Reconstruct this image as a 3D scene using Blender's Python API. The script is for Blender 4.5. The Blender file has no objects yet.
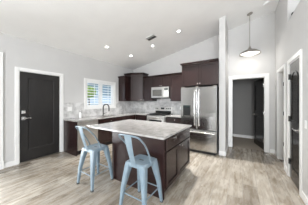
import bpy, bmesh, math, random
from mathutils import Vector, Matrix
random.seed(4)
PI = math.pi
SC = bpy.context.scene
COL = SC.collection

# ------------------------------------------------------------------ camera
YAW, HC, FPX = 32.381, 1.42, 139.9
cam_d = bpy.data.cameras.new('camera'); cam = bpy.data.objects.new('camera', cam_d); COL.objects.link(cam)
cam.location = (0, 0, HC); cam.rotation_euler = (PI/2, 0, math.radians(YAW))
cam_d.sensor_width = 36; cam_d.lens = FPX/308*36; cam_d.shift_y = -(102.5-101.05)/308
cam_d.clip_start = .05
SC.camera = cam

# ------------------------------------------------------------------ light and exposure
SC.view_settings.view_transform = 'Standard'
try: SC.view_settings.look = 'None'
except Exception: pass
SC.view_settings.gamma = 1; SC.view_settings.use_curve_mapping = False
SC.view_settings.exposure = 0.1
SC.cycles.max_bounces = 20; SC.cycles.diffuse_bounces = 12
W = bpy.data.worlds.new('sky'); SC.world = W; W.use_nodes = True
bgn = W.node_tree.nodes['Background']; bgn.inputs[0].default_value = (.72, .86, 1, 1); bgn.inputs[1].default_value = 2.0

def area(name, loc, rot, sx, sy, power, col=(1, 1, 1)):
    l = bpy.data.lights.new(name, 'AREA'); l.shape = 'RECTANGLE'; l.size = sx; l.size_y = sy; l.energy = power; l.color = col
    o = bpy.data.objects.new(name, l); COL.objects.link(o); o.location = loc; o.rotation_euler = rot
    return o
area('fill_rear', (1.7, -5.9, 1.7), (PI/2+.22, 0, 0), 4.4, 2.7, 560, (.955, .975, 1))         # added fill lamp at the unseen rear window, tilted up, aimed +Y
area('fill_living', (5.28, -2, 1.5), (PI/2, 0, PI/2), 4.0, 2.3, 8, (.955, .975, 1))        # added side fill lamp at an unseen living room window, aimed -X
patio = area('daylight_patio', (-4.16, -.2, 1.2), (PI/2, 0, -PI/2), 1.6, 2.2, 95, (.955, .975, 1))       # glazed patio door, aimed +X
patio.data.spread = math.radians(115)
sun_d = bpy.data.lights.new('sun', 'SUN'); sun_d.energy = 2.5; sun_d.angle = .01
sun = bpy.data.objects.new('sun', sun_d); COL.objects.link(sun); sun.rotation_euler = (math.radians(35), math.radians(20), 0)

# ------------------------------------------------------------------ materials
def mat(name, col, rough=.5, metal=0, **kw):
    m = bpy.data.materials.new(name); m.use_nodes = True
    b = m.node_tree.nodes['Principled BSDF']
    b.inputs['Base Color'].default_value = (*col, 1); b.inputs['Roughness'].default_value = rough; b.inputs['Metallic'].default_value = metal
    for k, v in kw.items():
        b.inputs[k].default_value = v
    return m
def nd(m, t, **kw):
    n = m.node_tree.nodes.new(t)
    for k, v in kw.items(): setattr(n, k, v)
    return n
def lk(m, a, b): m.node_tree.links.new(a, b)
def bsdf(m): return m.node_tree.nodes['Principled BSDF']
def coords(m, scale=(1, 1, 1), rot=(0, 0, 0), kind='Object'):
    tc = nd(m, 'ShaderNodeTexCoord'); mp = nd(m, 'ShaderNodeMapping')
    mp.inputs['Scale'].default_value = scale; mp.inputs['Rotation'].default_value = rot
    lk(m, tc.outputs[kind], mp.inputs['Vector']); return mp.outputs['Vector']
def ramp(m, fac, stops):
    r = nd(m, 'ShaderNodeValToRGB'); cr = r.color_ramp
    while len(cr.elements) < len(stops): cr.elements.new(.5)
    for e, (p, c) in zip(cr.elements, stops): e.position = p; e.color = (*c, 1)
    lk(m, fac, r.inputs['Fac']); return r.outputs['Color']
def noise(m, vec, scale, detail=4, rough=.5):
    n = nd(m, 'ShaderNodeTexNoise'); n.inputs['Scale'].default_value = scale; n.inputs['Detail'].default_value = detail; n.inputs['Roughness'].default_value = rough
    lk(m, vec, n.inputs['Vector']); return n.outputs['Fac']
def bump(m, fac, strength=.1, dist=.01):
    b = nd(m, 'ShaderNodeBump'); b.inputs['Strength'].default_value = strength; b.inputs['Distance'].default_value = dist
    lk(m, fac, b.inputs['Height']); lk(m, b.outputs['Normal'], bsdf(m).inputs['Normal'])
def mixc(m, fac, a, b, mode='MIX'):
    x = nd(m, 'ShaderNodeMix', data_type='RGBA', blend_type=mode)
    for s, v in ((x.inputs[0], fac), (x.inputs[6], a), (x.inputs[7], b)):
        if hasattr(v, 'links'): lk(m, v, s)
        elif isinstance(v, tuple): s.default_value = (*v, 1)
        else: s.default_value = v
    return x.outputs[2]

def paint(name, col, rough=.7):
    m = mat(name, col, rough); v = coords(m)
    bump(m, noise(m, v, 90, 2), .06, .002)
    c = ramp(m, noise(m, v, 3, 3), [(.3, tuple(x*.98 for x in col)), (.7, tuple(min(1, x*1.01) for x in col))])
    lk(m, c, bsdf(m).inputs['Base Color']); return m
M_wall = paint('wall_paint', (.595, .59, .583))
M_ceil = paint('ceiling_paint', (.9, .9, .895), .8)
M_trim = mat('trim_paint', (.84, .84, .83), .4)
M_white = mat('white_plastic', (.85, .85, .84), .4)

M_floor = mat('plank_tile', (.5, .47, .42), .3)
v = coords(M_floor, rot=(0, 0, PI/2))
br = nd(M_floor, 'ShaderNodeTexBrick', offset=.37); br.inputs['Scale'].default_value = 1
br.inputs['Brick Width'].default_value = 1.2; br.inputs['Row Height'].default_value = .2; br.inputs['Mortar Size'].default_value = .004; br.inputs['Mortar Smooth'].default_value = .2
br.inputs['Color1'].default_value = (0, 0, 0, 1); br.inputs['Color2'].default_value = (1, 1, 1, 1); br.inputs['Mortar'].default_value = (.5, .5, .5, 1)
lk(M_floor, v, br.inputs['Vector'])
base = ramp(M_floor, br.outputs['Color'], [(0, (.28, .25, .215)), (.3, (.45, .415, .365)), (.65, (.36, .325, .28)), (1, (.53, .50, .45))])
sv = coords(M_floor, scale=(6, 1.0, 1))
n0 = nd(M_floor, 'ShaderNodeVectorMath', operation='ADD'); lk(M_floor, sv, n0.inputs[0]); lk(M_floor, br.outputs['Color'], n0.inputs[1])   # each plank its own figure
st = noise(M_floor, n0.outputs[0], 2.2, 8, .72)
streak = ramp(M_floor, st, [(.30, (.50, .44, .38)), (.43, (.84, .80, .75)), (.52, (.98, .97, .95)), (.7, (1.10, 1.10, 1.10))])
c = mixc(M_floor, .95, base, streak, 'MULTIPLY')
big = noise(M_floor, coords(M_floor, scale=(1.5, .8, 1)), 2.3, 7, .66)
c = mixc(M_floor, .9, c, ramp(M_floor, big, [(.36, (.60, .55, .49)), (.47, (.90, .88, .85)), (.6, (1.08, 1.08, 1.08))]), 'MULTIPLY')
c = mixc(M_floor, br.outputs['Fac'], c, (.30, .27, .235))
lk(M_floor, c, bsdf(M_floor).inputs['Base Color'])
lk(M_floor, ramp(M_floor, st, [(.2, (.2, .2, .2)), (.8, (.34, .34, .34))]), bsdf(M_floor).inputs['Roughness'])

def wood(name, a, b, rough):
    m = mat(name, a, rough); v = coords(m, scale=(9, 9, 1.2))
    n = noise(m, v, 4, 5, .6)
    lk(m, ramp(m, n, [(.3, a), (.7, b)]), bsdf(m).inputs['Base Color']); bump(m, n, .05, .002)
    return m
M_wood = wood('espresso_wood', (.0145, .006, .0057), (.025, .0105, .0095), .27)
bsdf(M_wood).inputs['Specular IOR Level'].default_value = .55
M_gap = mat('cabinet_shadow_gap', (.012, .009, .009), .6)

M_stone = mat('quartz_countertop', (.7, .68, .65), .12)
v = coords(M_stone)
n1 = noise(M_stone, v, 9, 6, .7); n2 = noise(M_stone, v, 140, 2, .5)
a = ramp(M_stone, n1, [(.3, (.29, .28, .268)), (.5, (.41, .40, .388)), (.72, (.50, .49, .478))])
b = ramp(M_stone, n2, [(.35, (.45, .43, .41)), (.48, (1, 1, 1))])
lk(M_stone, mixc(M_stone, .7, a, b, 'MULTIPLY'), bsdf(M_stone).inputs['Base Color'])

def marble(name, rot):
    m = mat(name, (.7, .69, .68), .22)
    v = coords(m)
    n1 = noise(m, v, 5, 7, .68)
    a = ramp(m, n1, [(.3, (.34, .335, .33)), (.47, (.58, .575, .57)), (.62, (.75, .745, .74))])
    bv = coords(m, rot=rot)
    br = nd(m, 'ShaderNodeTexBrick'); br.inputs['Scale'].default_value = 1; br.inputs['Brick Width'].default_value = .3; br.inputs['Row Height'].default_value = .15; br.inputs['Mortar Size'].default_value = .003
    br.inputs['Color1'].default_value = (.86, .86, .86, 1); br.inputs['Color2'].default_value = (1.08, 1.08, 1.08, 1); br.inputs['Mortar'].default_value = (.8, .8, .8, 1)
    lk(m, bv, br.inputs['Vector'])
    lk(m, mixc(m, 1.0, a, br.outputs['Color'], 'MULTIPLY'), bsdf(m).inputs['Base Color'])
    return m
M_splash_b = marble('marble_tile_back', (PI/2, 0, 0))
M_splash_l = marble('marble_tile_left', (PI/2, 0, PI/2))

def steel(name, col, rough, sc):
    m = mat(name, col, rough, 1); v = coords(m, scale=sc)
    bump(m, noise(m, v, 6, 3), .006, .0005)
    lk(m, ramp(m, noise(m, v, 6, 2), [(.3, (rough*.85,)*3), (.7, (rough*1.15,)*3)]), bsdf(m).inputs['Roughness'])
    return m
M_steel = steel('brushed_stainless', (.50, .495, .485), .18, (60, 60, 1))
M_satin = steel('satin_stainless', (.66, .65, .63), .36, (60, 60, 1))
M_chrome = mat('polished_nickel', (.78, .77, .75), .18, 1)
M_nickel = mat('satin_nickel', (.36, .34, .31), .32, 1)
M_black = mat('black_plastic', (.012, .012, .012), .35)
M_glassblk = mat('black_glass', (.01, .01, .011), .08)
M_iron = mat('cast_iron', (.02, .02, .02), .55)
M_bronze = mat('oil_bronze', (.010, .009, .008), .45)
M_door = wood('black_painted_door', (.016, .0148, .0142), (.022, .020, .0192), .42)
M_gloss = mat('gloss_black_door', (.014, .012, .011), .16)
M_blue = mat('pale_blue_enamel', (.17, .23, .275), .3, 0)
v = coords(M_blue); lk(M_blue, ramp(M_blue, noise(M_blue, v, 14, 3), [(.3, (.15, .212, .258)), (.7, (.20, .26, .305))]), bsdf(M_blue).inputs['Base Color'])
M_rubber = mat('rubber', (.05, .05, .05), .7)
M_winglass = mat('clear_glass', (1, 1, 1), .02, 0, **{'Transmission Weight': 1.0, 'IOR': 1.05})
M_opal = mat('opal_glass', (.9, .9, .88), .3, 0, **{'Emission Color': (1, .95, .86, 1), 'Emission Strength': .5})
M_lens = mat('lit_lens', (.95, .95, .95), .4, 0, **{'Emission Color': (1, .97, .92, 1), 'Emission Strength': 12})
M_disp = mat('display', (.02, .03, .03), .1)
M_carpet = paint('carpet_tan', (.42, .37, .31), .9)
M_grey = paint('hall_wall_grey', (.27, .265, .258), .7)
M_leaf = mat('leaves', (.2, .34, .06), .6)
v = coords(M_leaf); lk(M_leaf, ramp(M_leaf, noise(M_leaf, v, 9, 3), [(.3, (.10, .22, .04)), (.7, (.40, .52, .12))]), bsdf(M_leaf).inputs['Base Color'])
M_stem = mat('bark', (.12, .08, .05), .8)
M_fence = paint('fence_blue_grey', (.42, .50, .58), .8)
M_yard = paint('yard_gravel', (.5, .46, .4), .9)

# ------------------------------------------------------------------ mesh helpers
class MB:
    def __init__(s, mx=None): s.bm = bmesh.new(); s.mx = mx or Matrix()
    def V(s, p): return s.bm.verts.new(s.mx @ Vector(p))
    def box(s, x0, x1, y0, y1, z0, z1, bev=0):
        vs = [s.V((x, y, z)) for z in (z0, z1) for y in (y0, y1) for x in (x0, x1)]
        fs = [s.bm.faces.new([vs[i] for i in f]) for f in ((0, 2, 3, 1), (4, 5, 7, 6), (0, 1, 5, 4), (2, 6, 7, 3), (0, 4, 6, 2), (1, 3, 7, 5))]
        if bev:
            es = list({e for f in fs for e in f.edges})
            bmesh.ops.bevel(s.bm, geom=es, offset=bev, segments=2, affect='EDGES', profile=.5)
        return s
    def loft(s, rings, close=True, caps=True):
        R = [[s.V(p) for p in r] for r in rings]; n = len(R[0])
        for a, b in zip(R, R[1:]):
            for i in range(n if close else n-1):
                j = (i+1) % n
                s.bm.faces.new((a[i], a[j], b[j], b[i]))
        if caps and close:
            s.bm.faces.new(R[0][::-1]); s.bm.faces.new(R[-1])
        return s
    def lathe(s, prof, seg=24, c=(0, 0, 0)):
        rings = []
        for r, z in prof:
            rings.append([(c[0]+r*math.cos(2*PI*k/seg), c[1]+r*math.sin(2*PI*k/seg), c[2]+z) for k in range(seg)])
        return s.loft(rings)
    def cyl(s, a, b, r, seg=16, r2=None):
        a, b = Vector(a), Vector(b); d = (b-a).normalized(); u = d.orthogonal().normalized(); w = d.cross(u); r2 = r if r2 is None else r2
        return s.loft([[p + rr*(math.cos(2*PI*k/seg)*u + math.sin(2*PI*k/seg)*w) for k in range(seg)] for p, rr in ((a, r), (b, r2))])
    def tube(s, pts, r, seg=10):
        pts = [Vector(p) for p in pts]; rings = []; u = None
        for i, p in enumerate(pts):
            t = (pts[min(i+1, len(pts)-1)]-pts[max(i-1, 0)]).normalized()
            if u is None: u = t.orthogonal().normalized()
            u = (u - t*u.dot(t)).normalized(); w = t.cross(u)
            rr = r[i] if isinstance(r, (list, tuple)) else r
            rings.append([p + rr*(math.cos(2*PI*k/seg)*u + math.sin(2*PI*k/seg)*w) for k in range(seg)])
        return s.loft(rings)
    def prism(s, poly, z0, z1):
        return s.loft([[(x, y, z0) for x, y in poly], [(x, y, z1) for x, y in poly]])
    def build(s, name, m, parent=None, smooth=False):
        bmesh.ops.recalc_face_normals(s.bm, faces=s.bm.faces)
        if smooth:
            for f in s.bm.faces: f.smooth = True
        me = bpy.data.meshes.new(name)
        if parent is not None:
            p = Vector((0, 0, 0)); q = parent
            while q is not None: p += q.location; q = q.parent
            bmesh.ops.translate(s.bm, verts=s.bm.verts, vec=-p)
        s.bm.to_mesh(me); s.bm.free()
        me.materials.append(m)
        if smooth:
            try: me.set_sharp_from_angle(angle=math.radians(40))
            except Exception: pass
        o = bpy.data.objects.new(name, me); COL.objects.link(o)
        if parent is not None: o.parent = parent
        return o
def B(*a, **k): return MB().box(*a, **k)
def tag(o, label, cat, group=None):
    o['label'] = label; o['category'] = cat
    if group: o['group'] = group
    return o
def thing(name, label, cat, loc=(0, 0, 0), group=None):
    o = bpy.data.objects.new(name, None); COL.objects.link(o); o.location = loc; o.empty_display_size = .1
    return tag(o, label, cat, group)
def struct(o, label=None, cat=None):
    o['kind'] = 'structure'
    if label: o['label'] = label
    if cat: o['category'] = cat
    return o
def sempty(name, loc, label, cat):
    o = bpy.data.objects.new(name, None); COL.objects.link(o); o.location = loc; o.empty_display_size = .1
    return struct(o, label, cat)
def smooth_path(pts, n=8):
    P = [Vector(p) for p in pts]; P = [2*P[0]-P[1]] + P + [2*P[-1]-P[-2]]; out = []
    for i in range(1, len(P)-2):
        for k in range(n):
            t = k/n; a, b, c, d = P[i-1], P[i], P[i+1], P[i+2]
            out.append(.5*((2*b)+(c-a)*t+(2*a-5*b+4*c-d)*t*t+(3*b-a-3*c+d)*t**3))
    out.append(P[-2]); return out

# ------------------------------------------------------------------ the room
XL, YB, XR = -4.27, 4.95, .74          # left wall, back wall, right wall
CZ = lambda x: 3.704 + .2*x            # sloped ceiling
def wallbox(mb, x0, x1, y0, y1, z0, z1=None):
    """box whose top follows the ceiling when z1 is None"""
    if z1 is not None: return mb.box(x0, x1, y0, y1, z0, z1)
    return mb.loft([[(x0, y0, z0), (x1, y0, z0), (x1, y1, z0), (x0, y1, z0)], [(x0, y0, CZ(x0)), (x1, y0, CZ(x1)), (x1, y1, CZ(x1)), (x0, y1, CZ(x0))]])

struct(B(XL-.2, 5.5, -6.15, 5.02, -.12, 0).build('floor', M_floor), 'wood-look plank tile floor in greige tones', 'floor')
m = MB(); x0, x1 = XL-.2, 5.5
m.loft([[(x0, -6.15, CZ(x0)), (x1, -6.15, CZ(x1)), (x1, 5.1, CZ(x1)), (x0, 5.1, CZ(x0))], [(x0, -6.15, CZ(x0)+.15), (x1, -6.15, CZ(x1)+.15), (x1, 5.1, CZ(x1)+.15), (x0, 5.1, CZ(x0)+.15)]])
struct(m.build('ceiling', M_ceil), 'white sloped vaulted ceiling', 'ceiling')
# left wall : patio door -1.1..0.70, front door 1.03..1.895, window 2.60..3.845
m = MB(); xo = XL-.16
DY0, DY1, DZ = 1.03, 1.895, 2.12
WY0, WY1, WZ0, WZ1 = 2.635, 3.81, 1.215, 2.09
for (ya, yb, za, zb) in ((-6.15, -1.1, 0, None), (-1.1, .70, 2.35, None), (.70, DY0, 0, None), (DY0, DY1, DZ, None), (DY1, WY0, 0, None), (WY0, WY1, 0, WZ0), (WY0, WY1, WZ1, None), (WY1, 5.1, 0, None)):
    if zb is None: wallbox(m, xo, XL, ya, yb, za)
    else: m.box(xo, XL, ya, yb, za, zb)
struct(m.build('wall_left', M_wall), 'light grey left wall with the entry door and kitchen window', 'wall')
# back wall with doorway
OX0, OX1, OZ = -.286, .527, 2.10
m = MB()
wallbox(m, XL, OX0, YB, YB+.12, 0); wallbox(m, OX0, OX1, YB, YB+.12, OZ); wallbox(m, OX1, 5.5, YB, YB+.12, 0)
struct(m.build('wall_back', M_wall), 'light grey back wall behind kitchen and doorway', 'wall')
m = MB(); wallbox(m, -.53, -.38, 4.05, YB, 0)
struct(m.build('wall_stub', M_wall), 'narrow wall end beside the refrigerator', 'wall')
# right wall : closed pantry door 2.965..3.585, open doorway 3.91..4.55, high plant shelf opening above z 2.95
m = MB(); PY0, PY1, QY0, QY1, RZ = 2.965, 3.585, 3.91, 4.55, 2.12
m.box(XR, XR+.12, 2.3, PY0, 0, 2.95); m.box(XR, XR+.12, PY0, PY1, RZ, 2.95); m.box(XR, XR+.12, PY1, 3.71, 0, 2.95)
wallbox(m, XR, XR+.12, 3.71, QY0, 0); wallbox(m, XR, XR+.12, QY0, QY1, RZ); wallbox(m, XR, XR+.12, QY1, YB, 0)
struct(m.build('wall_right', M_wall), 'light right wall with pantry door and high ledge', 'wall')
m = MB(); m.box(XR+.12, 1.75, 2.3, 3.71, 2.83, 2.95)
struct(m.build('trim_ledge', M_wall), 'high plant ledge above the pantry door', 'ledge')
m = MB(); wallbox(m, XR+.12, 1.75, 3.71, 3.83, 2.83); wallbox(m, 1.75, 1.87, 2.3, 3.83, 2.83)
struct(m.build('wall_ledge', M_wall), 'recess walls behind the high ledge', 'wall')
# pantry and side room behind the right wall, great room behind the camera
m = MB(); m.box(.86, 5.35, 2.18, 2.3, 0, 2.83); m.box(.86, 2.6, 3.71, 3.83, 0, 2.6); m.box(2.6, 2.72, 3.71, YB, 0, 2.6); m.box(.86, 2.72, 3.71, YB, 2.6, 2.7)
struct(m.build('wall_side_room', M_wall), 'walls of the room beyond the open side doorway', 'wall')
m = MB()
wallbox(m, 5.35, 5.5, -6.15, -4.1, 0); wallbox(m, 5.35, 5.5, .1, 5.1, 0); m.box(5.35, 5.5, -4.1, .1, 0, .3); wallbox(m, 5.35, 5.5, -4.1, .1, 2.7)
struct(m.build('wall_living', M_wall), 'great room side wall with window opening', 'wall')
m = MB()
wallbox(m, XL, -.6, -6.15, -6, 0); wallbox(m, 4.0, 5.35, -6.15, -6, 0); m.box(-.6, 4.0, -6.15, -6, 0, .3); wallbox(m, -.6, 4.0, -6.15, -6, 3.2)
struct(m.build('wall_rear', M_wall), 'great room rear wall with window opening', 'wall')
# room beyond the back doorway
m = MB(); m.box(-1.4, 1.5, 6.45, 6.57, 0, 2.6); m.box(-1.52, -1.4, YB+.12, 6.57, 0, 2.6); m.box(1.5, 1.62, YB+.12, 6.57, 0, 2.6)
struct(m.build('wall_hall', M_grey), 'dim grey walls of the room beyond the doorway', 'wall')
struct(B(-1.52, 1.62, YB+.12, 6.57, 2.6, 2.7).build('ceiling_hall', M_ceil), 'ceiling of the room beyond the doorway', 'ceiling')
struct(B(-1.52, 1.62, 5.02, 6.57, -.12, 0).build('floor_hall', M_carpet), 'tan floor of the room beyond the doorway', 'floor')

# baseboards
BH = .105
def baseb(name, x0, x1, y0, y1, label):
    struct(MB().box(x0, x1, y0, y1, 0, BH, .004).build(name, M_trim), label, 'baseboard')
baseb('baseboard_left', XL, XL+.014, .795, DY0-.066, 'white baseboard beside the entry door')
m = MB(); m.box(-.53, -.38, 4.036, 4.05, 0, BH); m.box(-.38, -.366, 4.036, YB, 0, BH)
struct(m.build('baseboard_stub', M_trim), 'white baseboard around the wall end', 'baseboard')
baseb('baseboard_back', OX1+.102, XR, YB-.014, YB, 'short white baseboard right of the back doorway')
m = MB(); m.box(XR-.014, XR, 2.3, PY0-.07, 0, BH); m.box(XR-.014, XR, PY1+.07, QY0-.07, 0, BH); m.box(XR-.014, XR, QY1+.066, YB-.014, 0, BH)
struct(m.build('baseboard_right', M_trim), 'white baseboard along the right wall', 'baseboard')
baseb('baseboard_hall', -1.4, 1.5, 6.436, 6.45, 'white baseboard in the dim room')

# casings
def casing_x(mb, x, sgn, y0, y1, z, w, d=.018):     # opening in an X wall
    xa, xb = sorted((x, x+sgn*d))
    mb.box(xa, xb, y0-w, y0, 0, z+w, .003); mb.box(xa, xb, y1, y1+w, 0, z+w, .003); mb.box(xa, xb, y0, y1, z, z+w, .003); return mb
def jamb_x(mb, xa, xb, y0, y1, z, t=.018):
    mb.box(xa, xb, y0-.001, y0+t, 0, z); mb.box(xa, xb, y1-t, y1+.001, 0, z); mb.box(xa, xb, y0, y1, z-t, z); return mb

# entry door (door_1)
d1 = sempty('door_1', (XL, (DY0+DY1)/2, 0), 'black single panel entry door with white casing in the left wall', 'door')
m = casing_x(MB(), XL, 1, DY0, DY1, DZ, .065); jamb_x(m, xo, XL, DY0, DY1, DZ); m.build('door_casing', M_trim, d1)
FX = Matrix(((0, 1, 0, XL-.03), (1, 0, 0, 0), (0, 0, 1, 0), (0, 0, 0, 1)))   # local (u, n, z) -> world, u = +Y, n = +X
def panel_door(mx, u0, u1, z0, z1, thick, panels, depth=.012, mould=.03):
    """slab with recessed moulded panels; panels = list of (u0,u1,z0,z1)"""
    mb = MB(mx); mb.box(u0, u1, -thick, -depth, z0, z1)
    us = sorted({u0, u1, *[p[0] for p in panels], *[p[1] for p in panels]}); zs = sorted({z0, z1, *[p[2] for p in panels], *[p[3] for p in panels]})
    for a, b in zip(us, us[1:]):
        for c, d in zip(zs, zs[1:]):
            cu, cz = (a+b)/2, (c+d)/2
            if not any(p[0] < cu < p[1] and p[2] < cz < p[3] for p in panels): mb.box(a, b, -depth, 0, c, d)
    for p in panels:
        def ring(e, n): return [(p[0]+e, n, p[2]+e), (p[1]-e, n, p[2]+e), (p[1]-e, n, p[3]-e), (p[0]+e, n, p[3]-e)]
        mb.loft([ring(0, -depth), ring(0, .0), ring(mould*.4, -.002), ring(mould, -depth)], caps=False)
    return mb
lf = panel_door(FX, DY0+.02, DY1-.02, .012, DZ-.02, .045, [(DY0+.17, DY1-.15, .27, DZ-.16)], mould=.012).build('door_leaf', M_door, d1)
hz0 = 1.02
m = MB(FX); m.box(DY0+.055, DY0+.125, 0, .012, hz0-.045, hz0+.035, .003); m.cyl((DY0+.09, .01, hz0), (DY0+.09, .055, hz0), .011); m.box(DY0+.08, DY0+.22, .042, .058, hz0-.011, hz0+.011, .004)
m.build('lever_handle', M_chrome, lf)
m = MB(FX); m.box(DY0+.055, DY0+.125, 0, .014, 1.13, 1.20, .003); m.cyl((DY0+.09, .01, 1.165), (DY0+.09, .03, 1.165), .016); m.build('deadbolt', M_chrome, lf)
MB().box(XL-.16, XL+.004, DY0, DY1, 0, .011).build('threshold', M_nickel, d1)

# patio door casing at the left edge of view
d4 = sempty('door_4', (XL, -.2, 0), 'white cased glazed patio door at the left edge', 'door')
m = MB(); m.box(XL, XL+.03, .70, .785, .16, 2.44, .004); m.box(XL, XL+.03, -1.185, -1.1, .16, 2.44, .004); m.box(XL, XL+.03, -1.1, .70, 2.35, 2.44, .004)
m.box(XL, XL+.04, .69, .795, 0, .16, .004); m.box(XL, XL+.04, -1.195, -1.09, 0, .16, .004); jamb_x(m, xo, XL, -1.1, .70, 2.35); m.build('door_casing', M_trim, d4)
m = MB(); xs = XL-.09
for ya, yb in ((-1.08, -.18), (-.22, .68)):
    m.box(xs-.02, xs+.02, ya, ya+.06, .02, 2.33); m.box(xs-.02, xs+.02, yb-.06, yb, .02, 2.33); m.box(xs-.02, xs+.02, ya, yb, .02, .1); m.box(xs-.02, xs+.02, ya, yb, 2.25, 2.33)
m.build('door_frame', M_white, d4)
B(xs-.004, xs+.004, -1.04, .64, .08, 2.27).build('glass_pane', M_winglass, d4)

# unseen windows behind the camera, added and sized to even the room light
w2 = sempty('added_window_2', (1.7, -6, .3), 'unseen great room rear window added for the light', 'window')
m = MB()
for xa in (-.6, .9, 2.44, 3.94): m.box(xa, xa+.06, -6.1, -6.04, .3, 3.2)
m.box(-.6, 4.0, -6.1, -6.04, .3, .36); m.box(-.6, 4.0, -6.1, -6.04, 3.14, 3.2); m.build('window_frame', M_white, w2)
w3 = sempty('added_window_3', (5.4, -2, .3), 'unseen great room side window added for the light', 'window')
m = MB()
for ya in (-4.1, -2.03, .04): m.box(5.4, 5.46, ya, ya+.06, .3, 2.7)
m.box(5.4, 5.46, -4.1, .1, .3, .36); m.box(5.4, 5.46, -4.1, .1, 2.64, 2.7); m.build('window_frame', M_white, w3)

# kitchen window
w1 = sempty('window_1', (XL, (WY0+WY1)/2, WZ0), 'kitchen window over the sink with white casing', 'window')
m = MB(); cw = .065
m.box(XL, XL+.02, WY0-cw, WY0, WZ0-cw, WZ1+cw, .003); m.box(XL, XL+.02, WY1, WY1+cw, WZ0-cw, WZ1+cw, .003); m.box(XL, XL+.02, WY0, WY1, WZ1, WZ1+cw, .003); m.box(XL, XL+.02, WY0, WY1, WZ0-cw, WZ0, .003)
m.box(xo, XL, WY0-.001, WY0+.012, WZ0, WZ1); m.box(xo, XL, WY1-.012, WY1+.001, WZ0, WZ1); m.box(xo, XL, WY0, WY1, WZ1-.012, WZ1); m.box(xo, XL, WY0, WY1, WZ0, WZ0+.012)
m.build('window_casing', M_trim, w1)
m = MB(); xs = XL-.13; ym = (WY0+WY1)/2
for ya, yb in ((WY0+.012, ym), (ym, WY1-.012)):
    m.box(xs-.02, xs+.02, ya, ya+.03, WZ0+.012, WZ1-.012); m.box(xs-.02, xs+.02, yb-.03, yb, WZ0+.012, WZ1-.012); m.box(xs-.02, xs+.02, ya, yb, WZ0+.012, WZ0+.042); m.box(xs-.02, xs+.02, ya, yb, WZ1-.042, WZ1-.012)
m.build('window_frame', M_white, w1)
B(xs-.003, xs+.003, WY0+.03, WY1-.03, WZ0+.03, WZ1-.03).build('window_pane', M_winglass, w1)
def shutter(ya, yb, label):
    t = thing('plantation_shutter', label, 'window shutter', (XL, (ya+yb)/2, WZ0+.014), 'louvered shutters over the kitchen window')
    x0, x1 = XL-.033, XL-.005; za, zb = WZ0+.014, WZ1-.014; s = .042
    f = MB(); f.box(x0, x1, ya, ya+s, za, zb, .003); f.box(x0, x1, yb-s, yb, za, zb, .003); f.box(x0, x1, ya+s, yb-s, za, za+.06, .003); f.box(x0, x1, ya+s, yb-s, zb-.06, zb, .003)
    f.build('shutter_frame', M_white, t)
    n = 8; h = (zb-za-.12)/n; xc = (x0+x1)/2; a = math.radians(20)
    for k in range(n):
        zc = za+.06+h*(k+.5); l = MB(Matrix.Translation((xc, 0, zc)) @ Matrix.Rotation(a, 4, 'Y'))
        l.loft([[(.04*math.cos(2*PI*q/12), y, .0055*math.sin(2*PI*q/12)) for q in range(12)] for y in (ya+s+.002, yb-s-.002)])
        l.build('louver', M_white, t, smooth=True)
    B(x1+.004, x1+.014, (ya+yb)/2-.006, (ya+yb)/2+.006, za+.08, zb-.08).build('tilt_rod', M_white, t)
shutter(WY0+.015, ym-.003, 'white louvered shutter on the entry door side of the kitchen window')
shutter(ym+.003, WY1-.015, 'white louvered shutter on the corner cabinet side of the kitchen window')

# back doorway with dark door standing open
d2 = sempty('door_2', (OX1, YB+.1, 0), 'back doorway with white casing and dark door swung open', 'door')
m = MB(); w = .088
m.box(OX0-w, OX0, YB-.018, YB, 0, OZ+w, .003); m.box(OX1, OX1+w, YB-.018, YB, 0, OZ+w, .003); m.box(OX0, OX1, YB-.018, YB, OZ, OZ+w, .003)
m.box(OX0, OX0+.016, YB, YB+.12, 0, OZ); m.box(OX1-.016, OX1, YB, YB+.12, 0, OZ); m.box(OX0, OX1, YB, YB+.12, OZ-.016, OZ)
m.build('door_casing', M_trim, d2)
ang = math.radians(104); piv = (OX1-.02, YB+.125, 0)
MX2 = Matrix.Translation(piv) @ Matrix.Rotation(ang, 4, 'Z')          # local +u runs from the hinge into the far room
FN = Matrix(((1, 0, 0, 0), (0, 1, 0, 0), (0, 0, 1, 0), (0, 0, 0, 1)))
lf = panel_door(MX2 @ Matrix(((1, 0, 0, 0), (0, 1, 0, 0), (0, 0, 1, 0), (0, 0, 0, 1))), 0, .77, .012, OZ-.02, .035, [(.11, .66, 1.1, 1.95), (.11, .66, .2, .95)]).build('door_leaf', M_gloss, d2)
for z in (1.87, 1.08, .27):
    m = MB(); m.box(OX1-.022, OX1-.0155, YB+.07, YB+.135, z-.045, z+.045); m.cyl((OX1-.024, YB+.128, z-.05), (OX1-.024, YB+.128, z+.05), .008, 8); m.build('hinge', M_chrome, d2)
m = MB(MX2)
m.cyl((.70, 0, .98), (.70, .055, .98), .012); m.cyl((.70, .05, .98), (.58, .05, .98), .009); m.cyl((.70, 0, .98), (.70, .008, .98), .03); m.build('lever_handle', M_nickel, lf)

# pantry door in the right wall
RX = Matrix(((0, -1, 0, XR+.004), (1, 0, 0, 0), (0, 0, 1, 0), (0, 0, 0, 1)))   # u = +Y, n = -X
d3 = sempty('door_3', (XR, (PY0+PY1)/2, 0), 'glossy black arch panel pantry door closed in the right wall', 'door')
m = casing_x(MB(), XR, -1, PY0, PY1, RZ, .07); jamb_x(m, XR, XR+.12, PY0, PY1, RZ); m.build('door_casing', M_trim, d3)
u0, u1 = PY0+.02, PY1-.02
lf = panel_door(RX, u0, u1, .012, RZ-.02, .035, [(u0+.1, u1-.1, .22, .93)], .01, .03).build('door_leaf', M_gloss, d3)
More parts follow.
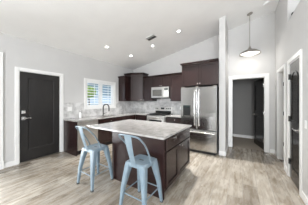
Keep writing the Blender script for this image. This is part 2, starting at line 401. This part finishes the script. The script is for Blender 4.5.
# arched upper panel moulding
m = MB(RX); ac = (u0+u1)/2; ar = (u1-u0)/2-.1
arch = [(ac-ar, 1.06), (ac-ar, 1.78)] + [(ac-ar*math.cos(PI*k/12), 1.78+.16*math.sin(PI*k/12)) for k in range(1, 12)] + [(ac+ar, 1.78), (ac+ar, 1.06)]
def aring(e, n): return [(ac+(u-ac)*(1-e/ar), n, 1.06+e+(z-1.06)*(1-2*e/.88)) for u, z in arch]
m.loft([aring(0, 0), aring(.008, .009), aring(.022, .009), aring(.032, .001)], caps=False); m.build('arched_moulding', M_gloss, lf)
for z in (1.87, 1.09, .30):
    m = MB(); m.box(XR-.004, XR+.001, PY1-.03, PY1+.012, z-.05, z+.05); m.cyl((XR-.008, PY1-.008, z-.052), (XR-.008, PY1-.008, z+.052), .008, 8); m.build('hinge', M_bronze, d3)
m = MB(RX); hu = u0+.065
m.cyl((hu, 0, .96), (hu, .01, .96), .032); m.cyl((hu, 0, .96), (hu, .055, .96), .011); m.tube([(hu, .052, .96), (hu+.05, .056, .962), (hu+.12, .052, .968)], [.011, .009, .007]); m.build('lever_handle', M_chrome, lf)
# open side doorway
d5 = sempty('door_5', (XR, (QY0+QY1)/2, 0), 'narrow white cased open side doorway at the hall end', 'door')
m = casing_x(MB(), XR, -1, QY0, QY1, RZ, .066); jamb_x(m, XR, XR+.12, QY0, QY1, RZ); m.build('door_casing', M_trim, d5)
for z in (1.83, 1.12, .38):
    B(XR+.085, XR+.12, QY1-.022, QY1-.0175, z-.045, z+.045).build('hinge', M_bronze, d5)

# outside the kitchen window
struct(B(-14, xo-.02, -6, 16, -.2, -.1).build('ground', M_yard), 'gravel yard outside the window', 'ground')
fen = thing('garden_wall', 'blue grey yard wall seen through the kitchen window', 'wall', (-9.5, 7, -.1))
m = MB(); m.box(-9.6, -9.4, -2, 15, -.1, 1.75); m.box(-9.65, -9.35, -2, 15, 1.75, 1.83); m.build('wall_panel', M_fence, fen)
def bush(x, y, h, r, n, label):
    t = thing('garden_tree', label, 'tree', (x, y, -.1), 'trees outside the kitchen window')
    m = MB(); m.tube([(x, y, -.1), (x+.03, y+.02, h*.5), (x, y, h)], [.07, .05, .02], 8); m.build('trunk', M_stem, t)
    m = MB(); rnd = random.Random(int(x*10+y*7))
    for k in range(n):
        a, b = rnd.uniform(0, 2*PI), rnd.uniform(-1, 1); q = rnd.random()**.4; c = Vector((x+r*q*math.cos(a)*math.sqrt(1-b*b), y+r*q*math.sin(a)*math.sqrt(1-b*b), h+.85*r*q*b))
        u = Vector((rnd.uniform(-1, 1), rnd.uniform(-1, 1), rnd.uniform(-1, 1))).normalized(); w = u.orthogonal().normalized(); s = rnd.uniform(.06, .11)
        vs = [m.bm.verts.new(p) for p in (c-u*s, c+w*s*.45, c+u*s, c-w*s*.45)]; m.bm.faces.new(vs)
    o = m.build('foliage', M_leaf, t)
bush(-8.2, 5.25, 2.0, .42, 1300, 'leafy green tree behind the entry door side shutter')

hs = thing('neighbour_house', 'blue grey house beyond the corner cabinet side shutter', 'house', (-11.5, 11, -.1))
m = MB(); m.box(-13, -10.5, 7.7, 15, -.1, 3.0); m.build('wall_panel', paint('house_blue_grey', (.22, .29, .33), .8), hs)
m = MB(); m.loft([[(-13.3, 7.4, 3.0), (-10.2, 7.4, 3.0), (-10.2, 15.3, 3.0), (-13.3, 15.3, 3.0)], [(-12.2, 8.6, 3.9), (-11.3, 8.6, 3.9), (-11.3, 14.2, 3.9), (-12.2, 14.2, 3.9)]]); m.build('roof', M_fence, hs)

# ------------------------------------------------------------------ cabinets
CT = .914          # counter height
YC = 4.33          # base cabinet front plane along the back wall
XC = -3.62         # base cabinet front plane along the left wall
def facing(axis, at):
    if axis == '-Y': return Matrix(((1, 0, 0, 0), (0, -1, 0, at), (0, 0, 1, 0), (0, 0, 0, 1)))
    if axis == '+X': return Matrix(((0, 1, 0, at), (1, 0, 0, 0), (0, 0, 1, 0), (0, 0, 0, 1)))
def shaker(mx, u0, u1, z0, z1, rail=.055, th=.02):
    g = .004; u0 += g; u1 -= g; z0 += g; z1 -= g
    mb = MB(mx); mb.box(u0, u0+rail, .001, th, z0, z1, .002); mb.box(u1-rail, u1, .001, th, z0, z1, .002)
    mb.box(u0+rail, u1-rail, .001, th, z0, z0+rail, .002); mb.box(u0+rail, u1-rail, .001, th, z1-rail, z1, .002); mb.box(u0+rail, u1-rail, .001, th-.014, z0+rail, z1-rail)
    return mb
def slab(mx, u0, u1, z0, z1, th=.02):
    g = .0025; return MB(mx).box(u0+g, u1-g, .001, th, z0+g, z1-g, .003)
def knob(mx, u, z, parent, n0=.02):
    mb = MB(mx); mb.cyl((u, n0, z), (u, n0+.014, z), .006, 10); mb.cyl((u, n0+.012, z), (u, n0+.024, z), .015, 14); return mb.build('knob', M_chrome, parent, smooth=True)
def base_unit(label, axis, at, u0, u1, depth, drawer=True, doors=2, group=None, knobs=True, open_top=False):
    mx = facing(axis, at); c = mx @ Vector(((u0+u1)/2, -depth/2, 0))
    t = thing('base_cabinet', label, 'cabinet', (c.x, c.y, 0), group)
    g = .0015
    if open_top:      # a sink hangs in it: sides, back, front rail and bottom only
        mb = MB(mx); mb.box(u0+g, u0+.018, -depth, 0, .11, CT-.032); mb.box(u1-.018, u1-g, -depth, 0, .11, CT-.032); mb.box(u0+.018, u1-.018, -depth, -depth+.012, .11, CT-.032); mb.box(u0+.018, u1-.018, -depth+.012, 0, .11, .128); mb.box(u0+.018, u1-.018, -.018, 0, .128, CT-.032)
        mb.build('cabinet_body', M_wood, t)
    else: MB(mx).box(u0+g, u1-g, -depth, 0, .11, CT-.032).build('cabinet_body', M_wood, t)
    MB(mx).box(u0+g, u1-g, -depth, -.07, 0, .108).build('toe_kick', M_gap, t)
    zt = CT-.045
    if drawer:
        o = slab(mx, u0, u1, .70, zt).build('drawer_front', M_wood, t)
        if knobs: knob(mx, (u0+u1)/2, .79, o)
        zt = .69
    w = (u1-u0)/doors
    for k in range(doors):
        o = shaker(mx, u0+k*w, u0+(k+1)*w, .125, zt).build('door', M_wood, t)
        if knobs: knob(mx, u0+(k+1)*w-.03 if (k == 0 and doors == 2) else u0+k*w+.03, zt-.06, o)
    return t
# left run
t = thing('end_panel', 'dark end panel closing the sink counter beside the entry door', 'cabinet panel', (-3.94, 1.975, 0)); B(XL+.003, XC+.02, 1.965, 1.985, 0, CT-.032).build('panel', M_wood, t)
base_unit('dark sink cabinet under the kitchen window between dishwasher and corner', '+X', XC, 2.60, 3.56, .64, open_top=True)
base_unit('dark base cabinet in the left run next to the room corner', '+X', XC, 3.562, 4.30, .64, doors=1)
t = base_unit('dark base cabinet in the corner left of the range', '-Y', YC, -3.60, -3.045, .61, doors=1)
base_unit('dark base cabinet between range and refrigerator', '-Y', YC, -2.255, -1.56, .61)

# dishwasher
dw = thing('dishwasher', 'stainless dishwasher in the left run beside the end panel', 'dishwasher', (-3.94, 2.29, 0))
mx = facing('+X', XC)
MB(mx).box(1.99, 2.596, -.6, 0, .1, CT-.034).build('tub', M_black, dw)
o = MB(mx).box(1.995, 2.591, .001, .03, .13, .80, .004).build('door', M_satin, dw)
m = MB(mx); m.tube([(2.06, .06, .745), (2.53, .06, .745)], .011); m.cyl((2.08, .02, .745), (2.08, .06, .745), .008, 8); m.cyl((2.51, .02, .745), (2.51, .06, .745), .008, 8); m.build('handle', M_satin, o, smooth=True)
MB(mx).box(1.995, 2.591, .001, .03, .805, CT-.036, .004).build('control_panel', M_satin, dw)
MB(mx).box(1.995, 2.591, -.5, -.05, 0, .1).build('toe_kick', M_gap, dw)

# countertops (sink cut-out in the left run)
SX0, SX1, SY0, SY1 = -4.06, -3.70, 2.80, 3.50
xf, yf, zt, zb = XC+.035, YC-.035, CT, CT-.03
m = MB()
m.box(XL+.003, xf, 1.955, SY0, zb, zt); m.box(XL+.003, SX0, SY0, SY1, zb, zt); m.box(SX1, xf, SY0, SY1, zb, zt); m.box(XL+.003, xf, SY1, YB-.003, zb, zt); m.box(xf, -3.04, yf, YB-.003, zb, zt)
tag(m.build('kitchen_countertop', M_stone), 'L-shaped pale stone counter under the window running to the range', 'countertop')
tag(B(-2.26, -1.555, yf, YB-.003, zb, zt).build('kitchen_countertop', M_stone), 'short pale stone counter between range and refrigerator', 'countertop')
m = MB(); e = .012
m.box(SX0-.008, SX1+.008, SY0-.008, SY1+.008, zb-.21, zb-.2); m.box(SX0-.008, SX0+e-.008, SY0-.008, SY1+.008, zb-.2, zb-.001); m.box(SX1-e+.008, SX1+.008, SY0-.008, SY1+.008, zb-.2, zb-.001); m.box(SX0+e-.008, SX1-e+.008, SY0-.008, SY0+e-.008, zb-.2, zb-.001); m.box(SX0+e-.008, SX1-e+.008, SY1-e+.008, SY1+.008, zb-.2, zb-.001)
sk = thing('sink', 'undermount steel sink in the counter below the window', 'sink', ((SX0+SX1)/2, (SY0+SY1)/2, zb-.21)); m.build('basin', M_steel, sk)
MB().cyl((-3.88, 3.15, zb-.2), (-3.88, 3.15, zb-.195), .04).build('drain', M_chrome, sk)
# faucet
fc = thing('faucet', 'black gooseneck faucet on the counter below the window', 'faucet', (-4.12, 3.18, CT))
MB().lathe([(.028, 0), (.028, .01), (.02, .02), (.017, .09), (.014, .1)], 16, (-4.12, 3.18, CT)).build('base', M_bronze, fc, smooth=True)
P = [(-4.12, 3.18, CT+.09), (-4.12, 3.18, CT+.28)]
dx, dy = .205, .08
for k in range(1, 10):
    a = PI*k/9; P.append((-4.12+dx*(1-math.cos(a))/2, 3.18+dy*(1-math.cos(a))/2, CT+.28+.115*math.sin(a)))
P.append((-4.12+dx, 3.18+dy, CT+.21))
MB().tube(P, .019, 12).build('spout', M_bronze, fc, smooth=True)
MB().cyl((-4.12+dx, 3.18+dy, CT+.225), (-4.12+dx, 3.18+dy, CT+.15), .015, 14, .018).build('spray_head', M_bronze, fc, smooth=True)
m = MB(); m.cyl((-4.12, 3.18, CT+.06), (-4.12, 3.225, CT+.065), .011, 10); m.tube([(-4.12, 3.22, CT+.065), (-4.11, 3.26, CT+.08), (-4.09, 3.31, CT+.1)], [.009, .007, .005], 8); m.build('lever', M_bronze, fc, smooth=True)
# soap bottle and paper cup by the wall
sb = thing('soap_bottle', 'white soap pump bottle on the counter left of the window', 'bottle', (-4.12, 2.36, CT))
MB().lathe([(.03, 0), (.034, .004), (.034, .12), (.026, .145), (.013, .155), (.013, .17)], 18, (-4.12, 2.36, CT)).build('body', M_white, sb, smooth=True)
m = MB(); m.lathe([(.016, .168), (.016, .185), (.006, .188), (.006, .21), (.012, .212), (.012, .222)], 14, (-4.12, 2.36, CT)); m.tube([(-4.12, 2.36, CT+.216), (-4.08, 2.36, CT+.216), (-4.07, 2.36, CT+.206)], .005, 8); m.build('pump', M_chrome, sb, smooth=True)

# backsplash
m = MB(); z1 = 1.405
m.box(XL, XL+.008, 1.965, WY0-cw, CT+.001, 1.37); m.box(XL, XL+.008, WY0-cw, WY1+cw, CT+.001, WZ0-cw); m.box(XL, XL+.008, WY1+cw, YB, CT+.001, z1)
struct(m.build('trim_backsplash_left', M_splash_l), 'grey marble backsplash below the window', 'backsplash')
m = MB(); m.box(XL+.008, -1.52, YB-.008, YB, CT+.001, z1); m.box(-3.0, -2.2, YB-.008, YB, z1, 1.6)
struct(m.build('trim_backsplash_back', M_splash_b), 'grey marble backsplash behind the range', 'backsplash')

# upper cabinets
UB, UT = 1.415, 2.345
def crown_rect(x0, x1, y0, y1, z, ex0, ex1, ey0, h=.065, out=.045):
    prof = [(0, 0), (.006, .012), (.3, .02), (.75, .042), (1, .048), (1, 1)]
    rings = []
    for e, zz in ((0, 0), (.008, .012), (.018, .02), (.034, .042), (out, .05), (out, h)):
        rings.append([(x0-ex0*e, y0-ey0*e, z+zz), (x1+ex1*e, y0-ey0*e, z+zz), (x1+ex1*e, y1, z+zz), (x0-ex0*e, y1, z+zz)])
    return MB().loft(rings)
def upper(label, axis, at, u0, u1, depth, z0, z1, doors, crown=True, group=None, ks=()):
    mx = facing(axis, at); c = mx @ Vector(((u0+u1)/2, -depth/2, 0))
    t = thing('wall_cabinet', label, 'cabinet', (c.x, c.y, z0), group); g = .0012
    MB(mx).box(u0+g, u1-g, -depth+.003, 0, z0, z1).build('cabinet_body', M_wood, t)
    w = (u1-u0)/doors
    for k in range(doors):
        o = shaker(mx, u0+k*w, u0+(k+1)*w, z0, z1).build('door', M_wood, t)
        if doors == 2: knob(mx, u0+w+(-.03 if k == 0 else .03), z0+.05, o)
        else: knob(mx, u0+.03, z0+.05, o)
    return t
YU = YB-.33
t = upper('narrow dark wall cabinet left of the microwave', '-Y', YU, -3.44, -2.992, .33, UB, UT, 1)
crown_rect(-3.44, -2.993, YU-.02, YB-.004, UT, 0, 0, 1).build('crown_moulding', M_wood, t)
t = upper('short two door dark wall cabinet above the microwave', '-Y', YU, -2.99, -2.232, .33, 1.95, UT, 2)
crown_rect(-2.992, -2.231, YU-.02, YB-.004, UT, 0, 0, 1).build('crown_moulding', M_wood, t)
t = upper('dark wall cabinet between microwave and refrigerator cabinet', '-Y', YU, -2.23, -1.545, .33, UB, UT, 1)
crown_rect(-2.23, -1.545, YU-.02, YB-.004, UT, 0, 0, 1).build('crown_moulding', M_wood, t)
t = upper('deep two door dark cabinet over the refrigerator with tall crown', '-Y', 4.0, -1.54, -.536, .94, 1.86, 2.465, 2)
crown_rect(-1.54, -.533, 3.98, YB-.004, 2.465, 1, 0, 1).build('crown_moulding', M_wood, t)
t = upper('narrow dark wall cabinet on the window side of the corner', '+X', -3.94, 4.03, 4.362, .327, UB, UT, 1)
rings = []
for e, zz in ((0, 0), (.008, .012), (.018, .02), (.034, .042), (.045, .05), (.045, .065)):
    rings.append([(XL+.004, 4.03-e, UT+zz), (-3.92+e, 4.03-e, UT+zz), (-3.92+e, 4.366, UT+zz), (XL+.004, 4.366, UT+zz)])
MB().loft(rings).build('crown_moulding', M_wood, t)
# corner cabinet with an angled front
ct = thing('corner_cabinet', 'tall dark angled wall cabinet filling the room corner', 'cabinet', (-3.9, 4.65, UB))
def cpoly(e): return [(XL+.004, 4.368-e), (-3.91+e*.2, 4.368-e), (-3.445+e, 4.575-e*.5), (-3.445+e, YB-.004), (XL+.004, YB-.004)]
MB().prism(cpoly(0), UB, 2.51).build('cabinet_body', M_wood, ct)
MB().loft([[(x, y, 2.51+zz) for x, y in cpoly(e)] for e, zz in ((0, 0), (.008, .012), (.018, .02), (.034, .042), (.045, .05), (.045, .07))]).build('crown_moulding', M_wood, ct)
a = Vector((-3.91, 4.368, 0)); b = Vector((-3.445, 4.575, 0)); u = (b-a).normalized(); n = Vector((u.y, -u.x, 0)); L = (b-a).length
mx = Matrix(((u.x, n.x, 0, a.x), (u.y, n.y, 0, a.y), (0, 0, 1, 0), (0, 0, 0, 1)))
o = shaker(mx, .025, L-.025, UB, 2.495).build('door', M_wood, ct); knob(mx, L-.06, UB+.05, o)

# ------------------------------------------------------------------ microwave
mw = thing('microwave', 'stainless over-the-range microwave under the short cabinet', 'microwave', (-2.61, 4.72, 1.525))
mx = facing('-Y', 4.54)
MB(mx).box(-2.985, -2.24, -.40, 0, 1.525, 1.945).build('body', M_black, mw)
o = MB(mx).box(-2.983, -2.45, .001, .03, 1.545, 1.925, .006).build('door', M_satin, mw)
MB(mx).box(-2.93, -2.52, .0305, .034, 1.61, 1.845, .004).build('window', mat('smoked_glass', (.09, .09, .085), .15), o)
m = MB(mx); m.tube([(-2.475, .035, 1.59), (-2.475, .062, 1.62), (-2.475, .062, 1.85), (-2.475, .035, 1.88)], .010, 10); m.build('handle', M_satin, o, smooth=True)
cp = MB(mx).box(-2.448, -2.242, .001, .03, 1.545, 1.925, .006).build('control_panel', M_satin, mw)
MB(mx).box(-2.42, -2.27, .0305, .032, 1.83, 1.88).build('display', M_disp, cp)
for r in range(4):
    for q in range(3): MB(mx).box(-2.42+q*.052, -2.378+q*.052, .0305, .0325, 1.60+r*.05, 1.635+r*.05).build('button', M_white, cp)
m = MB(mx); m.box(-2.983, -2.242, .001, .028, 1.927, 1.944); [m.box(-2.96+.058*k, -2.92+.058*k, .0285, .03, 1.931, 1.94) for k in range(12)]; m.build('vent_grille', M_satin, mw)
MB(mx).box(-2.95, -2.72, -.25, -.02, 1.495, 1.524).build('underside_filter', M_black, mw)

# ------------------------------------------------------------------ range
RX0, RX1, RYF = -3.035, -2.265, 4.31
rg = thing('range', 'stainless freestanding range with black cooktop beneath the microwave', 'stove', ((RX0+RX1)/2, 4.6, 0))
mx = facing('-Y', RYF)
MB(mx).box(RX0, RX1, -.615, 0, .04, .90).build('body', M_satin, rg)
o = MB(mx).box(RX0+.01, RX1-.01, .001, .04, .27, .865, .006).build('oven_door', M_satin, rg)
MB(mx).box(RX0+.12, RX1-.12, .0405, .044, .42, .745, .004).build('oven_window', M_glassblk, o)
m = MB(mx); m.tube([(RX0+.07, .09, .81), (RX1-.07, .09, .81)], .013, 12)
for u in (RX0+.1, RX1-.1): m.cyl((u, .035, .81), (u, .09, .81), .009, 8)
m.build('handle', M_chrome, o, smooth=True)
MB(mx).box(RX0+.01, RX1-.01, .001, .035, .06, .26, .006).build('warming_drawer', M_satin, rg)
ck = MB(mx).box(RX0, RX1, -.615, .045, .90, .925, .004).build('cooktop', M_glassblk, rg)
for (u, n) in ((RX0+.2, -.14), (RX1-.2, -.14), (RX0+.2, -.42), (RX1-.2, -.42)):
    m = MB(mx)
    for d in (-.11, -.037, .037, .11): m.box(u+d-.006, u+d+.006, n-.12, n+.12, .94, .955)
    m.box(u-.116, u+.116, n-.12, n-.108, .926, .952); m.box(u-.116, u+.116, n+.108, n+.12, .926, .952); m.cyl((u, n, .925), (u, n, .94), .04, 14)
    m.build('burner_grate', M_iron, ck)
bg = MB(mx).box(RX0, RX1, -.62, -.53, .926, 1.20, .008).build('backguard', M_satin, rg)
MB(mx).box(RX0+.04, RX1-.04, -.5295, -.528, .935, 1.035).build('vent_strip', M_black, bg)
MB(mx).box(RX0+.29, RX1-.33, -.5295, -.526, 1.095, 1.165).build('display', M_disp, bg)
for u in (RX0+.07, RX0+.15, RX1-.22, RX1-.14, RX1-.06): MB(mx).cyl((u, -.53, 1.13), (u, -.50, 1.13), .019, 16, .016).build('knob', M_black, bg)

# ------------------------------------------------------------------ refrigerator
FX0, FX1, FYF, FT = -1.525, -.562, 3.87, 1.83
fr = thing('refrigerator', 'stainless french door refrigerator with water dispenser beside the wall end', 'refrigerator', ((FX0+FX1)/2, 4.3, 0))
mx = facing('-Y', FYF)
MB(mx).box(FX0+.005, FX1-.005, -.8, -.075, .05, FT-.02).build('body', mat('fridge_side_grey', (.16, .16, .165), .4, .3), fr)
MB(mx).box(FX0+.03, FX1-.03, -.7, -.05, .0, .05).build('toe_grille', M_black, fr)
fm = (FX0+FX1)/2-.02
for k, (a, b) in enumerate(((FX0, fm-.003), (fm+.003, FX1))):
    o = MB(mx).box(a, b, -.07, 0, .64, FT-.03, .012).build('door', M_steel, fr)
    u = fm-.055 if k == 0 else fm+.055
    m = MB(mx); m.tube([(u, 0, .74), (u, .05, .77), (u, .055, .85), (u, .055, 1.62), (u, .05, 1.70), (u, 0, 1.73)], .014, 12); m.build('handle', M_chrome, o, smooth=True)
    if k == 0:
        d = MB(mx).box(-1.455, -1.235, .0005, .006, .985, 1.30, .003).build('water_dispenser', M_black, o)
        MB(mx).box(-1.44, -1.25, .0062, .008, 1.235, 1.285).build('control_display', M_disp, d)
        MB(mx).box(-1.43, -1.26, .0062, .02, .99, 1.005).build('drip_tray', M_nickel, d)
o = MB(mx).box(FX0, FX1, -.07, 0, .075, .625, .012).build('freezer_drawer', M_steel, fr)
m = MB(mx); m.tube([(FX0+.04, 0, .575), (FX0+.06, .05, .575), (FX0+.12, .055, .575), (FX1-.12, .055, .575), (FX1-.06, .05, .575), (FX1-.04, 0, .575)], .015, 12); m.build('handle', M_chrome, o, smooth=True)
for u in (FX0+.01, fm-.04, FX1-.09): MB(mx).box(u, u+.08, -.12, -.01, FT-.03, FT, .004).build('hinge_cover', M_nickel, fr)

# ------------------------------------------------------------------ island
IX0, IX1, IY0, IY1 = -2.03, -.955, 1.765, 2.90
it = thing('island_cabinet', 'dark kitchen island with drawer and two doors behind the stools', 'kitchen island', ((IX0+IX1)/2, (IY0+IY1)/2, 0))
mx = facing('+X', IX1)
B(IX0, IX1, IY0+.02, IY1, .11, CT-.032).build('cabinet_body', M_wood, it)
B(IX0+.02, IX1-.075, IY0+.02, IY1-.02, 0, .109).build('toe_kick', M_gap, it)
B(IX0, IX1+.001, IY0, IY0+.019, .0, CT-.032).build('seating_panel', M_wood, it)
o = slab(mx, IY0+.05, IY1-.02, .68, CT-.045).build('drawer_front', M_wood, it); knob(mx, 2.12, .825, o)
ymid = (IY0+.05+IY1-.02)/2-.07
o = shaker(mx, IY0+.05, ymid, .125, .67).build('door', M_wood, it)
o = shaker(mx, ymid, IY1-.02, .125, .67).build('door', M_wood, it); knob(mx, 2.40, .63, o)
m = MB(); m.box(-2.66, -.915, 1.69, 2.935, CT-.03, CT, .004)
tag(m.build('island_countertop', M_stone), 'pale speckled stone slab topping the dark kitchen island', 'countertop')

# ------------------------------------------------------------------ stools
def make_stool(label):
    t = thing('bar_stool', label, 'stool', (0, 0, 0), 'pale blue metal bar stools at the island')
    SH, s = .625, .152
    # seat: rounded pan with a rim and a hand slot
    def rr(h, z, r=.045, n=5):
        out = []
        for cx, cy, a0 in ((h-r, h-r, 0), (-h+r, h-r, PI/2), (-h+r, -h+r, PI), (h-r, -h+r, 1.5*PI)):
            for k in range(n+1): out.append((cx+r*math.cos(a0+PI/2*k/n), cy+r*math.sin(a0+PI/2*k/n), z))
        return out
    m = MB(); m.loft([rr(s+.006, SH-.05), rr(s+.004, SH-.012), rr(s-.004, SH-.002), rr(s-.014, SH), rr(s-.03, SH-.006)]); o = m.build('seat', M_blue, t, smooth=True)
    B(-.035, .035, -.011, .011, SH-.0065, SH-.0045).build('hand_slot', M_black, o)
    # legs: tapered folded channels splayed outward
    for sx in (-1, 1):
        for sy in (-1, 1):
            rings = []
            for z, c, w in ((SH-.012, s-.038, .09), (SH-.1, s-.022, .083), (.3, s+.018, .058), (.02, s+.046, .036)):
                cx, cy = sx*c, sy*c; h = w/2; k = h*.35
                rings.append([(cx-h, cy-h+k, z), (cx-h+k, cy-h, z), (cx+h-k, cy-h, z), (cx+h, cy-h+k, z), (cx+h, cy+h-k, z), (cx+h-k, cy+h, z), (cx-h+k, cy+h, z), (cx-h, cy+h-k, z)])
            l = MB().loft(rings).build('leg', M_blue, t, smooth=True)
            c = s+.048; B(sx*c-.019, sx*c+.019, sy*c-.019, sy*c+.019, 0, .024, .003).build('rubber_foot', M_rubber, l)
    zb = .215; c = s+.024
    for a, b in (((-c, -c), (c, -c)), ((c, -c), (c, c)), ((c, c), (-c, c)), ((-c, c), (-c, -c))):
        MB().cyl((*a, zb), (*b, zb), .0075, 8).build('foot_rail', M_blue, t, smooth=True)
    # back hoop and central slat (on the -Y side, leaning back)
    P = [(.156, 0, SH-.03), (.158, -.02, SH+.04), (.168, -.125, SH+.22), (.178, -.215, SH+.315), (.158, -.258, SH+.364), (.10, -.278, SH+.382), (0, -.284, SH+.385)]
    P += [(-x, y, z) for x, y, z in P[-2::-1]]
    MB().tube(smooth_path(P, 5), .0105, 10).build('back_hoop', M_blue, t, smooth=True)
    rings = []
    for k in range(9):
        f = k/8; w = .036+.022*f; y = -s-.004-(.122)*f-.01*math.sin(PI*f); z = SH-.03+(.412)*f
        rings.append([(-w, y, z), (-w*.5, y-.006, z), (w*.5, y-.006, z), (w, y, z), (w*.5, y-.002, z+.002), (-w*.5, y-.002, z+.002)])
    MB().loft(rings).build('back_slat', M_blue, t, smooth=True)
    return t
def copy_tree(o, parent=None):
    c = o.copy(); COL.objects.link(c)
    if parent is not None: c.parent = parent
    for ch in list(o.children): copy_tree(ch, c)
    return c
st = make_stool('pale blue metal bar stool under the overhanging island end by the dishwasher')
st.location = (-2.19, 1.53, 0)
s2 = copy_tree(st); s2.location = (-1.165, 1.52, 0)
s2['label'] = 'pale blue metal bar stool nearest the drawer end of the dark island'

# ------------------------------------------------------------------ ceiling fittings
SL = math.atan(.2)
def cmx(x, y): return Matrix.Translation((x, y, CZ(x))) @ Matrix.Rotation(-SL, 4, 'Y')     # local z = ceiling normal (up)
def rlight(x, y, label, watts=80, cone=84):
    t = thing('recessed_light', label, 'ceiling light', (x, y, CZ(x)), 'recessed ceiling lights')
    mx = cmx(x, y)
    MB(mx).lathe([(.042, -.001), (.042, -.006), (.056, -.007), (.06, -.001)], 24).build('trim_ring', M_white, t, smooth=True)
    MB(mx).lathe([(.041, -.0015), (.041, -.004), (.02, -.0055)], 24).build('lens', M_lens, t, smooth=True)
    l = bpy.data.lights.new('downlight', 'SPOT'); l.energy = watts; l.spot_size = math.radians(cone); l.spot_blend = .9; l.shadow_soft_size = .04; l.color = (1, .975, .94)
    o = bpy.data.objects.new('downlight', l); COL.objects.link(o); o.location = (0, 0, -.03); o.parent = t
rlight(-3.40, 2.75, 'recessed ceiling light nearest the kitchen window')
rlight(-3.355, 3.76, 'recessed ceiling light nearest the corner cabinet')
rlight(-2.466, 3.80, 'recessed ceiling light in front of the microwave beside the vent', 140, 100)
rlight(-1.531, 3.713, 'recessed ceiling light above the refrigerator', 480, 112)
cv = thing('ceiling_vent', 'dark slatted air vent in the sloped ceiling', 'vent', (-2.235, 3.375, CZ(-2.235)))
mx = cmx(-2.235, 3.375)
m = MB(mx); hx, hy = .16, .115
m.box(-hx, hx, -hy, -hy+.022, -.012, -.001); m.box(-hx, hx, hy-.022, hy, -.012, -.001); m.box(-hx, -hx+.022, -hy, hy, -.012, -.001); m.box(hx-.022, hx, -hy, hy, -.012, -.001); m.build('vent_frame', M_white, cv)
MB(mx).box(-hx+.02, hx-.02, -hy+.02, hy-.02, -.003, -.001).build('duct_backing', M_black, cv)
for k in range(5):
    y = -.075+.0375*k
    MB(mx @ Matrix.Translation((0, y, -.008)) @ Matrix.Rotation(.6 if k > 1 else -.6, 4, 'X')).box(-hx+.022, hx-.022, -.010, .010, -.001, .001).build('slat', mat('vent_grey', (.35, .35, .34), .5) if k == 0 else bpy.data.materials['vent_grey'], cv)
sd = thing('smoke_detector', 'round white smoke detector on the ceiling near the hall', 'smoke detector', (.49, 4.34, CZ(.49)))
MB(cmx(.49, 4.34)).lathe([(.066, -.001), (.068, -.012), (.06, -.03), (.03, -.036), (.004, -.036)], 24).build('body', M_white, sd, smooth=True)
# pendant
px_, py_ = .158, 4.49; pz = CZ(px_)
pd = thing('pendant_light', 'wide shallow metal pendant lamp hanging before the back doorway', 'pendant lamp', (px_, py_, 2.66))
MB(cmx(px_, py_)).lathe([(.066, -.001), (.066, -.014), (.05, -.026), (.012, -.03)], 24).build('canopy', M_nickel, pd, smooth=True)
MB().cyl((px_, py_, 2.85), (px_, py_, pz-.012), .0075, 10).build('stem', M_nickel, pd, smooth=True)
MB().lathe([(.006, .215), (.022, .21), (.026, .16), (.04, .155), (.044, .125), (.05, .118)], 20, (px_, py_, 2.66)).build('socket', M_nickel, pd, smooth=True)
MB().lathe([(.045, .125), (.10, .11), (.17, .078), (.225, .035), (.243, .004), (.238, .002), (.22, .03), (.165, .07), (.10, .10), (.045, .115)], 40, (px_, py_, 2.66)).build('lamp_shade', M_nickel, pd, smooth=True)
MB().lathe([(.004, .008), (.12, .010), (.205, .014), (.214, .026), (.12, .05), (.004, .05)], 32, (px_, py_, 2.66)).build('diffuser', M_opal, pd, smooth=True)

pl = bpy.data.lights.new('pendant_bulb', 'POINT'); pl.energy = 7; pl.shadow_soft_size = .1; pl.color = (1, .97, .92)
o = bpy.data.objects.new('pendant_bulb', pl); COL.objects.link(o); o.location = (0, 0, -.14); o.parent = pd

# security camera on the end wall of the high ledge
sc_ = thing('security_camera', 'small black security camera in the high ledge recess', 'camera', (.86, 3.71, 3.12))
m = MB(); m.cyl((.865, 3.709, 3.12), (.865, 3.67, 3.12), .012, 10); m.cyl((.865, 3.709, 3.12), (.865, 3.70, 3.12), .03, 12); m.build('bracket', M_black, sc_)
MB().cyl((.86, 3.68, 3.10), (.80, 3.60, 3.05), .03, 14, .034).build('body', M_black, sc_, smooth=True)

# switch plates and outlets
def plate(name, label, mx, u, z, w=.075, h=.115, toggles=1):
    c = mx @ Vector((u, 0, z)); t = thing(name, label, 'switch' if 'switch' in name else 'outlet', c)
    MB(mx).box(u-w/2, u+w/2, 0, .006, z-h/2, z+h/2, .002).build('cover_plate', M_white, t)
    for k in range(toggles):
        uu = u+(k-(toggles-1)/2)*.046; MB(mx).box(uu-.016, uu+.016, .0062, .009, z-.033, z+.033, .001).build('rocker' if 'switch' in name else 'socket', M_white, t)
plate('light_switch', 'white double switch plate between entry door and window', facing('+X', XL+.0082), 2.13, 1.19, .12, .12, 2)
plate('light_switch', 'white switch plate on the right wall beside the pantry door', RX @ Matrix.Translation((0, .004, 0)), 2.76, 1.096)
plate('wall_outlet', 'white outlet in the marble backsplash below the narrow corner wall cabinet', facing('+X', XL+.0082), 4.16, 1.16)
plate('wall_outlet', 'white outlet in the marble backsplash between range and refrigerator', facing('-Y', YB-.0082), -1.95, 1.16)
